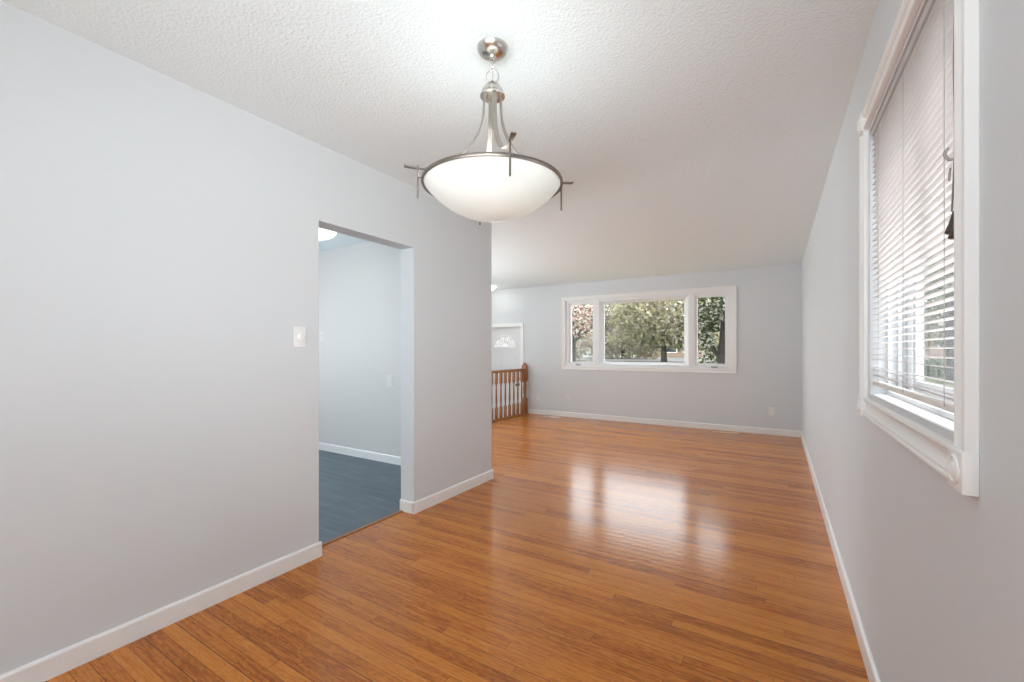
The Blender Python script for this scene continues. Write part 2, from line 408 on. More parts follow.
# ------------------------------------------------------------------ window_1 : three-light front window
win = empty('window_1', (0, 0, 0)); struct(win)
def rect_frame(m, x0, x1, z0, z1, w, y0, y1):
    wl, wr, wb, wt = w if isinstance(w, tuple) else (w,)*4
    m.box((x0, y0, z0), (x0 + wl, y1, z1)); m.box((x1 - wr, y0, z0), (x1, y1, z1))
    m.box((x0 + wl, y0, z0), (x1 - wr, y1, z0 + wb)); m.box((x0 + wl, y0, z1 - wt), (x1 - wr, y1, z1)); return m
CW = .070
cas = [(0, 0), (0, .010), (.012, .014), (.030, .013), (.050, .018), (.063, .021), (.070, .018), (.070, 0)]
def casing(x0, x1, z0, z1, y, sides, parent, name='casing'):
    """mitred picture-frame casing around an opening in an x-z plane, face towards -y"""
    cn = {'b': ((x0, z0), (x1, z0), (0, -1)), 't': ((x0, z1), (x1, z1), (0, 1)), 'l': ((x0, z0), (x0, z1), (-1, 0)), 'r': ((x1, z0), (x1, z1), (1, 0))}
    for s in sides:
        (ax, az), (bx, bz), (ox, oz) = cn[s]
        m = MB(); ends = []
        for (px, pz), e in (((ax, az), -1), ((bx, bz), 1)):
            ring = []
            for u, th in cas:
                dx, dz = ox*u, oz*u
                if ox == 0: dx = e*u
                else:
                    dz = e*u
                    if e == -1 and 'b' not in sides: dz = 0
                ring.append(m.bm.verts.new((px + dx, y - th, pz + dz)))
            ends.append(ring)
        k = len(cas)
        for j in range(k): m.bm.faces.new((ends[0][j], ends[0][(j+1) % k], ends[1][(j+1) % k], ends[1][j]))
        m.bm.faces.new(ends[0][::-1]); m.bm.faces.new(ends[1])
        m.build(name, M_TRIM, parent)
casing(WX0, WX1, WZ0, WZ1, YF, 'btlr', win)
Y0, Y1 = YF + .004, YF + .125
m = MB(); rect_frame(m, WX0, WX1, WZ0, WZ1, (.055, .055, .040, .040), Y0 + .012, Y1)
m.box((-2.757, Y0, WZ0), (-2.668, Y1, WZ1)); m.box((-1.186, Y0, WZ0), (-1.100, Y1, WZ1))
m.build('frame', M_VINYL, win)
for (x0, x1) in ((-3.251, -2.757), (-1.100, -.630)):
    m = MB(); rect_frame(m, x0, x1, WZ0 + .040, WZ1 - .040, (.038, .036, .034, .034), YF + .035, YF + .085)
    s = m.build('sash', M_VINYL, win)
    m = MB(); m.box((x0 + .036, YF + .056, WZ0 + .072), (x1 - .034, YF + .062, WZ1 - .072)); m.build('pane', M_GLASS, s)
# picture light: splayed white frame with a deep return
def splay(m, o, i, yo, yi):
    a = [m.bm.verts.new((x, yo, z)) for x, z in ((o[0], o[2]), (o[1], o[2]), (o[1], o[3]), (o[0], o[3]))]
    b = [m.bm.verts.new((x, yi, z)) for x, z in ((i[0], i[2]), (i[1], i[2]), (i[1], i[3]), (i[0], i[3]))]
    c = [m.bm.verts.new((x, yi + .03, z)) for x, z in ((i[0], i[2]), (i[1], i[2]), (i[1], i[3]), (i[0], i[3]))]
    d = [m.bm.verts.new((x, yi + .03, z)) for x, z in ((o[0], o[2]), (o[1], o[2]), (o[1], o[3]), (o[0], o[3]))]
    for r0, r1 in ((a, b), (b, c), (c, d), (d, a)):
        for k in range(4): m.bm.faces.new((r0[k], r0[(k+1) % 4], r1[(k+1) % 4], r1[k]))
m = MB(); splay(m, (-2.668, -1.186, WZ0 + .012, WZ1 - .035), (-2.600, -1.262, 1.020, 2.040), YF + .016, YF + .085)
s = m.build('picture_frame', M_VINYL, win)
m = MB(); m.box((-2.604, YF + .095, 1.016), (-1.258, YF + .101, 2.044)); m.build('pane', M_GLASS, s)
for x in (-3.060, -.815):
    m = MB(); m.box((x - .045, YF - .006, .952), (x + .045, YF + .020, .972), .004)
    m.tube(smooth_path([(x - .01, YF - .012, .962), (x + .03, YF - .020, .966), (x + .058, YF - .022, .958)]), .006)
    c = m.build('crank_handle', M_GREY, win); tag(c, 'small grey folding crank')

# ------------------------------------------------------------------ door_1 : entry door with fan light
door = empty('door_1', (0, 0, 0)); struct(door)
m = MB()
for (a, b, c, d) in ((DX0 - .055, ZE, DX0 + .012, DZ1 + .055), (DX1 - .012, ZE, DX1 + .055, DZ1 + .055), (DX0 + .012, DZ1 - .012, DX1 - .012, DZ1 + .055)):
    m.box((a, YF - .018, b), (c, YF, d))
m.build('casing', M_TRIM, door)
m = MB(); m.box((DX0, YF, ZE), (DX0 + .02, YF + .13, DZ1)); m.box((DX1 - .02, YF, ZE), (DX1, YF + .13, DZ1)); m.box((DX0 + .02, YF, DZ1 - .02), (DX1 - .02, YF + .13, DZ1)); m.build('jamb', M_TRIM, door)
sx0, sx1, fz, fr, fc = DX0 + .022, DX1 - .022, 1.283, .268, -4.652
yd = YF + .030
# slab outline with the half-round cut: built from a ring around the hole
m = MB(); N = 24
arc = [(fc + fr*math.cos(PI*k/N), fz + fr*.88*math.sin(PI*k/N)) for k in range(N + 1)]
m.prism([(sx0, ZE + .01), (sx1, ZE + .01), (sx1, fz), (sx0, fz)], lambda u, v, d: (u, d, v), yd, yd + .045)
m.prism([(sx1, fz), (sx1, DZ1 - .022), (fc, DZ1 - .022)] + arc[:N//2 + 1][::-1], lambda u, v, d: (u, d, v), yd, yd + .045)
m.prism([(fc, DZ1 - .022), (sx0, DZ1 - .022), (sx0, fz)] + arc[N//2:][::-1], lambda u, v, d: (u, d, v), yd, yd + .045)
slab = m.build('slab', M_DOOR, door)
m = MB()
for k in range(N):
    (a, b), (c, d) = arc[k], arc[k+1]
    i = lambda x, z, s: (fc + (x - fc)*s, fz + (z - fz)*s)
    m.prism([i(a, b, 1.06), i(c, d, 1.06), i(c, d, .95), i(a, b, .95)], lambda u, v, e: (u, e, v), yd - .012, yd)
m.box((fc - fr*1.06, yd - .012, fz - .022), (fc + fr*1.06, yd, fz + .012))
m.build('fan_light_frame', M_TRIM, door)
m = MB(); FP = lambda r, a: (fc + r*math.cos(math.radians(a)), yd + .017, fz + .88*r*math.sin(math.radians(a)))
m.tube([FP(.10, a) for a in range(0, 181, 12)], .0048, (0, 1, 0), 6)
for a0 in (20, 55, 90, 125, 160):
    m.tube(smooth_path([FP(.10, a0), FP(.15, a0 - 9), FP(.20, a0 - 7), FP(.245, a0), FP(.20, a0 + 7), FP(.15, a0 + 9), FP(.10, a0)], 3), .0048, (0, 1, 0), 6)
m.build('lead_came', M_GREY, door)
m = MB(); m.prism(arc, lambda u, v, d: (u, d, v), yd + .02, yd + .026); m.build('fan_light_pane', M_FROST, door)
for (a, b) in ((sx0 + .10, fc - .04), (fc + .04, sx1 - .10)):
    for (c, d) in ((.45, 1.10), (ZE + .2, .30)):
        m = MB()
        m.prism([(a, c), (b, c), (b, d), (a, d)], lambda u, v, e: (u, e, v), yd - .004, yd)
        m.box((a + .03, yd - .010, c + .03), (b - .03, yd - .004, d - .03), .003)
        m.build('door_panel', M_DOOR, door)
RX = Matrix.Rotation(PI/2, 4, 'X')
m = MB(); m.lathe([(0, 0), (.032, .002), (.032, .008), (.013, .014), (.012, .040), (.026, .050), (.030, .064), (.024, .078), (0, .084)], 20, Matrix.Translation((-4.335, yd, .545)) @ RX); m.build('door_knob', M_DARKMETAL, door, True)
m = MB(); m.lathe([(0, 0), (.032, .001), (.032, .012), (.026, .018), (0, .020)], 20, Matrix.Translation((-4.335, yd, .665)) @ RX); m.box((-4.340, yd - .040, .648), (-4.330, yd - .018, .682), .002); m.build('deadbolt', M_DARKMETAL, door, True)
for z in (-.05, .65, 1.45):
    m = MB(); m.box((sx0 - .016, yd - .012, z), (sx0 + .004, yd, z + .10), .002); m.build('hinge', M_NICKEL, door)

# ------------------------------------------------------------------ window_2 : right wall window with fluted casing and corner blocks
w2 = empty('window_2', (0, 0, 0)); struct(w2)
flu = [(0, 0), (0, .0100), (.003, .0150), (.010, .0160), (.014, .0135), (.017, .0095), (.022, .0080), (.040, .0080), (.045, .0100), (.048, .0160), (.052, .0185), (.055, .0165), (.0575, .0165), (.060, .0190), (.066, .0200), (.070, .0185), (.070, 0)]
def fl(m, fn, d0, d1): return m.prism(flu, fn, d0, d1)
o0, o1 = RY0 - .001, RY1 + .001
m = MB(); fl(m, lambda u, v, d: (XR - v, RY0 - u, d), RZ0, RZ1); m.build('side_casing', M_TRIM, w2, True)
m = MB(); fl(m, lambda u, v, d: (XR - v, RY1 + u, d), RZ0, RZ1); m.build('side_casing', M_TRIM, w2, True)
m = MB(); fl(m, lambda u, v, d: (XR - v, d, RZ1 + u), RY0, RY1); m.build('head_casing', M_TRIM, w2, True)
m = MB(); fl(m, lambda u, v, d: (XR - v, d, RZ0 - u), RY0, RY1); m.build('bottom_casing', M_TRIM, w2, True)
RYm = Matrix.Rotation(-PI/2, 4, 'Y')
for cy in (RY0 - .036, RY1 + .036):
    for cz in (RZ0 - .036, RZ1 + .036):
        m = MB(); m.box((XR - .023, cy - .038, cz - .038), (XR, cy + .038, cz + .038), .0025)
        T = Matrix.Translation((XR - .023, cy, cz)) @ RYm
        m.torus(.024, .0040, T, 28, 8); m.lathe([(.015, 0), (.013, .004), (.007, .0065), (0, .007)], 20, T, cap=False); m.torus(.0165, .0025, T, 24, 6)
        m.build('corner_block', M_TRIM, w2, True)
# jamb liner with sash tracks
m = MB()
XO = XR + .15
for (a, b) in ((RY0, RY0 + .014), (RY1 - .014, RY1)):
    m.box((XR + .001, a, RZ0), (XO, b, RZ1))
m.box((XR + .001, RY0 + .014, RZ0), (XO, RY1 - .014, RZ0 + .018)); m.box((XR + .001, RY0 + .014, RZ1 - .014), (XO, RY1 - .014, RZ1))
m.build('jamb_liner', M_VINYL_S, w2)
m = MB()
for x in (XR + .052, XR + .082, XR + .108):
    m.box((x, RY1 - .030, RZ0 + .018), (x + .010, RY1 - .014, RZ1 - .014)); m.box((x, RY0 + .014, RZ0 + .018), (x + .010, RY0 + .030, RZ1 - .014))
    m.box((x, RY0 + .030, RZ0 + .018), (x + .010, RY1 - .030, RZ0 + .032))
m.build('sash_track', M_VINYL_S, w2)
ym = (RY0 + RY1) / 2
yms = 1.50
for (a, b, x) in ((RY0 + .030, yms + .02, XR + .094), (yms - .02, RY1 - .030, XR + .122)):
    m = MB(); z0, z1 = RZ0 + .030, RZ1 - .016
    m.box((x, a, z0), (x + .022, a + .038, z1)); m.box((x, b - .038, z0), (x + .022, b, z1)); m.box((x, a + .038, z0), (x + .022, b - .038, z0 + .045)); m.box((x, a + .038, z1 - .04), (x + .022, b - .038, z1))
    s = m.build('sash', M_VINYL_S, w2)
    m = MB(); m.box((x + .008, a + .034, z0 + .04), (x + .013, b - .034, z1 - .036)); m.build('pane', M_GLASS, s)

# frames of the added unseen windows, put in to let fill light through
def side_frame(name, x, y0, y1, z0, z1, bars):
    w = empty(name); struct(w)
    m = MB(); t_ = .06
    m.box((x, y0, z0), (x + .05, y0 + t_, z1)); m.box((x, y1 - t_, z0), (x + .05, y1, z1)); m.box((x, y0 + t_, z0), (x + .05, y1 - t_, z0 + t_)); m.box((x, y0 + t_, z1 - t_), (x + .05, y1 - t_, z1))
    for yb in bars: m.box((x, yb - .03, z0 + t_), (x + .05, yb + .03, z1 - t_))
    m.build('frame', M_VINYL, w)
side_frame('added_window_3', XE - .10, .4, 2.3, .95, 2.05, (1.35,))
side_frame('added_window_4', XE - .10, 3.7, 5.3, .6, 2.1, (4.5,))
w6 = empty('added_window_6'); struct(w6)
m = MB(); rect_frame(m, -1.3, -.5, .90, 2.10, .06, YB - .10, YB - .04); m.build('frame', M_VINYL, w6)
side_frame('added_window_5', XR + .07, -1.5, -.2, .90, 2.10, (-.85,))

# ------------------------------------------------------------------ mini blind in window_2
bl = empty('window_blind', (XR + .021, ym, RZ1 - .02))
tag(bl, 'white horizontal slat blind hanging in the right wall window', 'blind')
bx, by, bz = bl.location
random.seed(5)
b0, b1 = RY0 + .022, RY1 - .022
def L(x, y, z): return (x - bx, y - by, z - bz)
m = MB(); m.box(L(XR + .006, b0, RZ1 - .040), L(XR + .034, b1, RZ1 - .015), .002); m.build('head_rail', M_RAIL, bl)
pitch, zb = .0215, RZ0 + .052
zs = []
z = RZ1 - .056
while z > zb + .085: zs.append(z); z -= pitch
zs += [zb + .066, zb + .050, zb + .036, zb + .026]
m = MB(); xm = XR + .0200; hw = .0125
for i, z in enumerate(zs):
    low = max(0, i - (len(zs) - 7))
    j0, j1 = random.uniform(-.0025, .0025)*low*.6, random.uniform(-.004, .004)*low*.6
    t0 = .055 + random.uniform(-.02, .02) + (random.uniform(-.12, .18)*low*.35)
    rows = []
    for q in range(5):
        s = (q - 2) / 2
        dz = .0022*(1 - s*s) - math.sin(t0)*s*hw
        rows.append([m.bm.verts.new(L(xm + s*hw*math.cos(t0), y, z + dz + jj)) for y, jj in ((b0, j0), (b1, j1))])
    top = [[m.bm.verts.new(v.co + Vector((0, 0, .0006))) for v in r] for r in rows]
    for q in range(4):
        m.bm.faces.new((rows[q][0], rows[q+1][0], rows[q+1][1], rows[q][1])); m.bm.faces.new((top[q][0], top[q][1], top[q+1][1], top[q+1][0]))
    m.bm.faces.new((rows[0][0], rows[0][1], top[0][1], top[0][0])); m.bm.faces.new((rows[4][0], top[4][0], top[4][1], rows[4][1]))
    for e in (0, 1):
        for q in range(4): m.bm.faces.new((rows[q][e], top[q][e], top[q+1][e], rows[q+1][e]) if e == 0 else (rows[q][e], rows[q+1][e], top[q+1][e], top[q][e]))
m.build('slats', M_SLATV, bl)
m = MB(); m.box(L(XR + .009, b0, zb), L(XR + .031, b1, zb + .016), .003); m.build('bottom_rail', M_SLAT, bl)
for yy in (b0 + .12, (b0 + b1)/2, b1 - .12):
    m = MB()
    for x in (xm - hw - .001, xm + hw + .001): m.tube([L(x, yy, RZ1 - .040), L(x, yy, zb + .010)], .0008, n=5)
    m.build('ladder_string', M_LADDER, bl)
# pull cord with two tassels, near the camera side
cy = b0 + .050; cx = XR + .0015
m = MB(); m.tube(smooth_path([L(cx + .004, cy - .012, RZ1 - .040), L(cx, cy - .016, 1.90), L(cx, cy - .010, 1.80), L(cx, cy - .016, 1.66), L(cx, cy - .010, 1.58), L(cx, cy + .002, 1.502)]), .0018, n=6)
cord = m.build('pull_cord', M_CORD, bl)
m = MB(); m.tube(smooth_path([L(cx + .006, cy - .018, RZ1 - .040), L(cx + .003, cy - .020, 1.80), L(cx + .003, cy - .016, 1.6), L(cx + .001, cy - .018, 1.488)]), .0016, n=6)
cord2 = m.build('pull_cord', M_CORD, bl)
for (yy, z0, par) in ((cy + .002, 1.457, cord), (cy - .018, 1.443, cord2)):
    m = MB(); m.lathe([(0, .046), (.003, .046), (.0045, .040), (.0095, .020), (.0145, .006), (.0145, .002), (.012, 0), (0, 0)], 16, Matrix.Translation(L(cx + .004, yy, z0)))
    tag(m.build('tassel', M_TASSEL, par, True), 'dark brown wooden tassel')
# hook of the tilt control near the casing
m = MB(); m.tube(smooth_path([L(XR + .004, cy - .020, 1.604), L(XR - .003, cy - .005, 1.607), L(XR - .006, cy + .012, 1.622), L(XR - .003, cy + .022, 1.634), L(XR + .002, cy + .024, 1.640)]), .0032, n=8); m.build('cord_hook', M_LADDER, bl, True)
m = MB(); m.tube(smooth_path([L(XR, cy + .004, 1.592), L(XR - .003, cy + .001, 1.580), L(XR - .002, cy + .004, 1.568), L(XR, cy + .010, 1.571), L(XR + .001, cy + .010, 1.584), L(XR, cy + .004, 1.592)]), .0018, n=6); m.build('cord_loop', M_LADDER, bl, True)

# ------------------------------------------------------------------ pendant light
PX, PY, ZR = -.977, 1.442, 1.886
pl = empty('pendant_light', (PX, PY, H), YAW + math.radians(14.1))
tag(pl, 'brushed nickel pendant light with a lit white glass bowl hanging from the ceiling', 'ceiling light')
zz = lambda z: z - H
m = MB(); m.lathe([(0, zz(2.398)), (.012, zz(2.398)), (.015, zz(2.404)), (.034, zz(2.408)), (.052, zz(2.418)), (.061, zz(2.431)), (.063, zz(2.4400))], 40); m.build('canopy', M_NICKEL, pl, True)
m = MB(); m.torus(.010, .0022, Matrix.Translation((0, 0, zz(2.388))) @ Matrix.Rotation(PI/2, 4, 'X') , 20, 8); m.build('canopy_loop', M_NICKEL, pl, True)
m = MB(); m.torus(.011, .0020, Matrix.Translation((0, 0, zz(2.364))) @ Matrix.Rotation(PI/2, 4, 'Y') @ Matrix.Scale(1.25, 4, (1, 0, 0)), 20, 8); m.build('chain_link', M_NICKEL, pl, True)
m = MB(); m.torus(.0255, .0022, Matrix.Translation((0, 0, zz(2.3245))) @ Matrix.Rotation(math.radians(-14), 4, 'Z') @ Matrix.Rotation(PI/2, 4, 'X'), 36, 8); m.build('hanging_ring', M_NICKEL, pl, True)
m = MB(); m.tube([(0.001, 0, zz(2.375)), (.002, .002, zz(2.33)), (0, 0, zz(2.29))], .0022); m.build('cord', M_LADDER, pl)
m = MB(); m.lathe([(0, zz(2.303)), (.010, zz(2.303)), (.014, zz(2.297)), (.030, zz(2.287)), (.042, zz(2.268)), (.046, zz(2.254)), (.050, zz(2.250)), (.050, zz(2.243)), (.044, zz(2.241)), (.020, zz(2.243)), (0, zz(2.243))], 40); m.build('hub', M_NICKEL, pl, True)
RR = .279
for k in range(4):
    a = -PI/2 + k*PI/2; ca, sa = math.cos(a), math.sin(a)
    pr = [(.034, 2.246), (.036, 2.19), (.043, 2.135), (.062, 2.083), (.095, 2.032), (.135, 1.990), (.20, 1.948), (RR - .012, 1.924)]
    m = MB(); m.sweep(smooth_path([(r*ca, r*sa, zz(z)) for r, z in pr], 5), lambda i: [(-.0095, -.003), (.0095, -.003), (.0095, .003), (-.0095, .003)], (-sa, ca, 0))
    m.build('arm', M_NICKEL_A, pl)
m = MB(); m.lathe([(RR - .004, zz(ZR + .006)), (RR + .003, zz(ZR + .006)), (RR + .005, zz(ZR)), (RR + .003, zz(ZR - .006)), (RR - .004, zz(ZR - .006)), (RR - .006, zz(ZR)), (RR - .004, zz(ZR + .006))], 72, cap=False); m.build('rim_ring', M_NICKEL_D, pl, True)
# bowl: spherical cap with wall thickness
m = MB(); Db, ab = .134, .272
Rs = (ab*ab + Db*Db) / (2*Db); pm = math.asin(ab / Rs)
outer = [(Rs*math.sin(pm*i/18), zz(ZR - .003) - (Rs*math.cos(pm*i/18) - (Rs - Db))) for i in range(19)]
inner = [(r*.983, z + .006) for r, z in outer[::-1]]
inner[-1] = (0, inner[-1][1])
m.lathe(outer + inner, 72, cap=False); m.build('bowl_shade', M_BOWL, pl, True)
for k in range(4):
    a = -PI/2 + k*PI/2; ca, sa = math.cos(a), math.sin(a)
    P = lambda r, t, z: (r*ca - t*sa, r*sa + t*ca, zz(z))
    m = MB(); m.sweep(smooth_path([P(RR - .030, 0, ZR + .037), P(RR + .010, 0, ZR + .038), P(RR + .040, 0, ZR + .039), P(RR + .068, 0, ZR + .042)], 4), lambda i: [(-.0050 - .0004*i, -.0022), (.0050 + .0004*i, -.0022), (.0050 + .0004*i, .0022), (-.0050 - .0004*i, .0022)], (-sa, ca, 0))
    m.tube([P(RR + .002, 0, ZR + .004), P(RR + .016, 0, ZR + .004)], .0035)
    bar = m.build('clip', M_NICKEL_D, pl)
    m = MB(); m.tube([P(RR + .016, 0, ZR + .050), P(RR + .016, 0, ZR - .078)], .0038); m.build('rod', M_NICKEL_D, bar)
bd = bpy.data.lights.new('bulb', 'POINT'); bd.specular_factor = .25; bd.energy = 1.8; bd.shadow_soft_size = .09; bd.color = (1, .985, .96)
b = bpy.data.objects.new('bulb', bd); COL.objects.link(b); b.location = (PX, PY, 1.93)

# ------------------------------------------------------------------ flush dome lights
def dome(x, y, label, w, r=.19, gm=None):
    M_DOME = gm or globals()['M_DOME']
    c = empty('flush_ceiling_light', (x, y, H)); tag(c, label, 'ceiling light', 'flush dome ceiling lights')
    m = MB(); m.lathe([(r + .012, 0), (r + .014, -.012), (r + .004, -.018), (r, -.018)], 40, cap=False); m.build('rim', M_DOME, c, True)
    m = MB(); m.lathe([(r, -.014), (r*.96, -.032), (r*.80, -.055), (r*.5, -.072), (.02, -.080), (0, -.080)], 40, cap=False); m.build('dome_shade', M_DOME, c, True)
    d = bpy.data.lights.new('dome_bulb', 'POINT'); d.energy = w; d.shadow_soft_size = .12; d.color = (1, .98, .94)
    o = bpy.data.objects.new('dome_bulb', d); COL.objects.link(o); o.location = (x, y, H - .23)
dome(-4.02, 2.70, 'lit white dome light on the kitchen ceiling, seen through the doorway top', .35)
dome(-4.76, 6.78, 'lit white dome light on the ceiling above the entry door', .9, gm=M_DOME_E)

# ------------------------------------------------------------------ wall plates
def plate(name, label, cat, loc, rz, kind, w=.070, h=.115, group=None, pm=None):
    M_PLATE = pm or globals()['M_PLATE']
    """plate lies in local x-z, faces local -y"""
    c = empty(name, loc, rz); tag(c, label, cat, group)
    m = MB(); m.box((-w/2, -.006, -h/2), (w/2, 0, h/2), .002); m.build('cover_plate', M_PLATE, c)
    if kind == 'dimmer':
        m = MB(); m.lathe([(.019, 0), (.019, .010), (.016, .018), (.014, .020), (0, .020)], 28, Matrix.Translation((0, -.006, -.002)) @ RX, cap=False); m.build('dial', M_PLATE, c, True)
    elif kind == 'toggle':
        m = MB(); m.box((-.005, -.018, -.004), (.005, -.006, .014), .001); m.build('toggle', M_PLATE, c)
    elif kind == 'outlet':
        for dz in (-.020, .020):
            m = MB(); m.lathe([(.0165, 0), (.0165, .0025), (.015, .003), (0, .003)], 20, Matrix.Translation((0, -.006, dz)) @ RX, cap=False); s = m.build('socket', M_PLATE, c)
            m = MB(); m.box((-.008, -.0098, dz - .004), (-.006, -.0088, dz + .005)); m.box((.006, -.0098, dz - .004), (.008, -.0088, dz + .005)); m.build('slot', M_SLOT, s)
    elif kind == 'jack':
        m = MB(); m.lathe([(.006, 0), (.006, .010), (0, .010)], 12, Matrix.Translation((0, -.006, 0)) @ RX, cap=False); m.build('socket', M_NICKEL, c)
    for dz in ((-.030, .030) if kind != 'outlet' else (0,)):
        m = MB(); m.lathe([(.003, 0), (.002, .0012), (0, .0014)], 10, Matrix.Translation((0, -.006, dz)) @ RX, cap=False); m.build('screw', M_PLATE, c)
    return c
plate('dimmer_switch', 'white wall dimmer with a round dial left of the kitchen doorway', 'switch', (XL, 1.456, 1.297), PI/2, 'dimmer')
plate('wall_outlet', 'white double outlet low on the kitchen wall beyond the doorway', 'outlet', (-3.56, 3.285, .892), 0, 'outlet', .075, .118, pm=M_PLATE_P, group='white wall outlets')
plate('light_switch', 'white toggle switch high on the kitchen wall beside the left door edge', 'switch', (-4.745, 3.285, 1.395), 0, 'toggle', pm=M_PLATE_P)
plate('wall_outlet', 'white outlet on the far wall just right of the wooden newel post', 'outlet', (-3.875, YF, .318), 0, 'outlet', .075, .118, pm=M_PLATE_P, group='white wall outlets')
plate('phone_jack', 'small grey jack plate low on the far wall against the newel post', 'wall plate', (-4.000, YF, .318), 0, 'jack', pm=M_PLATE_P)
plate('wall_outlet', 'white outlet low on the far wall below the left end of the front window', 'outlet', (-3.27, YF, .353), 0, 'outlet', pm=M_PLATE_P, group='white wall outlets')
plate('wall_outlet', 'white outlet low on the far wall near the right corner', 'outlet', (-.060, YF, .335), 0, 'outlet', group='white wall outlets')

# ------------------------------------------------------------------ floor registers
def register(loc, l, w, mt, label):
    c = empty('floor_register', loc); tag(c, label, 'floor vent', 'floor registers by the far wall')
    m = MB(); m.box((-l/2, -w/2, 0), (l/2, w/2, .0025)); m.build('well', M_SLOT, c)
    m = MB(); rect = ((-l/2, -w/2, l/2, -w/2 + .016), (-l/2, w/2 - .016, l/2, w/2), (-l/2, -w/2 + .016, -l/2 + .018, w/2 - .016), (l/2 - .018, -w/2 + .016, l/2, w/2 - .016))
    for a, b, d, e in rect: m.box((a, b, .001), (d, e, .007), .0015)
    m.build('frame', mt, c)
    m = MB(); n = int((l - .04) / .014)
    for i in range(n):
        x = -l/2 + .022 + i*.014; m.box((x, -w/2 + .016, .001), (x + .008, w/2 - .016, .006))
    m.box((-l/2 + .018, -.004, .001), (l/2 - .018, .004, .0065)); m.build('louvre', mt, c)
register((-3.50, 7.085, 0), .36, .11, M_REG_W, 'pale floor register near the newel post by the far baseboard')
register((-.635, 7.085, 0), .34, .11, M_REG_T, 'tan floor register below the right end of the front window')

# ------------------------------------------------------------------ stair railing
XRAIL = -4.130
rail = empty('stair_railing', (XRAIL, 6.2, 0)); tag(rail, 'honey oak stair railing with turned balusters at the entry stairwell', 'railing')
y_end = 7.20
def RL(y): return y - 6.2
m = MB()
s = .044
m.box((-s, RL(y_end) - s, 0), (s, RL(y_end) + s, .30), .004); m.box((-s, RL(y_end) - s, .62), (s, RL(y_end) + s, .935), .004)
T = Matrix.Translation((0, RL(y_end), 0))
m.lathe([(.030, .30), (.040, .312), (.028, .328), (.024, .36), (.034, .46), (.036, .50), (.026, .585), (.040, .602), (.030, .62)], 24, T)
m.lathe([(.034, .933), (.034, .940), (.042, .944), (.043, .952), (.040, .962), (.030, .974), (.014, .981), (0, .983)], 24, T)
m.build('newel_post', M_OAK, rail, True)
m = MB(); m.prism([(-.028, .826), (.028, .826), (.030, .850), (.022, .868), (.008, .874), (-.008, .874), (-.022, .868), (-.030, .850)], lambda u, v, d: (u, d, v), RL(3.55), RL(y_end) - .04); m.build('handrail', M_OAK, rail)
m = MB(); m.box((-.040, RL(3.45), 0), (.040, RL(y_end) - s, .026), .003); m.build('shoe_rail', M_OAK, rail)
m = MB(); q = .021
m.box((-q, -q, 0), (q, q, .20), .002); m.box((-q, -q, .61), (q, q, .802), .002)
m.lathe([(.014, .20), (.020, .210), (.014, .222), (.012, .240), (.017, .31), (.0175, .36), (.0135, .50), (.0115, .575), (.019, .592), (.014, .61)], 14)
bal = m.build('baluster', M_OAK, rail, True); bal.location = (0, RL(7.085), .026)
y = 7.085 - .145
while y > 3.6:
    c = bal.copy(); COL.objects.link(c); c.parent = rail; c.location = (0, RL(y), .026); y -= .145
m = MB(); m.box((XRAIL - .06, YL, -.20), (XRAIL - .042, YF, .006)); struct(m.build('trim_landing', M_OAK))

# ------------------------------------------------------------------ outdoors
def terrain():
    m = MB(); xs = [-60, -35, -20, -12, -8, -4, 0, 4, 8, 14, 24, 45]; ys = [7.45, 9, 12, 16, 20, 24, 28, 34, 45, 70]
    def hgt(x, y): 
        t = min(1, max(0, (y - 8) / 20)); return -.55 + 1.15*t*t*(3 - 2*t)
    g = [[m.bm.verts.new((x, y, hgt(x, y))) for x in xs] for y in ys]
    for j in range(len(ys)-1):
        for i in range(len(xs)-1): m.bm.faces.new((g[j][i], g[j][i+1], g[j+1][i+1], g[j+1][i]))
    o = m.build('ground_lawn', M_GRASS, None, True); struct(o)
    m = MB(); m.box((XR + .15, -6, -.9), (45, 7.45, -.55)); struct(m.build('ground_side', M_GRASS))
    m = MB(); m.box((XR + .152, -6, -.56), (6.2, 18.5, -.535)); struct(m.build('ground_walk', M_ROAD))
    m = MB()
    q = [m.bm.verts.new(p) for p in ((-60, 26, .57), (45, 26, .57), (45, 32.5, .68), (-60, 32.5, .68))]; m.bm.faces.new(q)
    struct(m.build('ground_street', M_ROAD))
terrain()
random.seed(11)
def leaves(name, mats, wts, blobs, n, size, parent):
    """blobs: (centre, radii); leaf quads, each a small folded blade"""
    V, F, MI = [], [], []
    vol = [r[0]*r[1]*r[2] for _, r in blobs]
    for _ in range(n):
        c, r = random.choices(blobs, vol)[0]
        while True:
            p = Vector((random.uniform(-1, 1), random.uniform(-1, 1), random.uniform(-1, 1)))
            if p.length <= 1 and random.random() < .35 + .65*p.length: break
        p = Vector((c[0] + p.x*r[0], c[1] + p.y*r[1], c[2] + p.z*r[2]))
        u = Vector((random.gauss(0, 1), random.gauss(0, 1), random.gauss(0, .7))).normalized()
        w = u.cross(Vector((random.gauss(0, 1), random.gauss(0, 1), random.gauss(0, 1)))).normalized()
        s = size * random.uniform(.6, 1.35); i = len(V)
        nn = u.cross(w)*s*.18
        V += [p - u*s, p - w*s*.55 + nn, p + u*s, p + w*s*.55 + nn]
        F += [(i, i+1, i+2), (i, i+2, i+3)]; k = random.choices(range(len(mats)), wts)[0]; MI += [k, k]
    me = bpy.data.meshes.new(name); me.from_pydata([tuple(v) for v in V], [], F)
    for q in mats: me.materials.append(q)
    me.polygons.foreach_set('material_index', MI)
    o = bpy.data.objects.new(name, me); COL.objects.link(o); o.parent = parent; return o
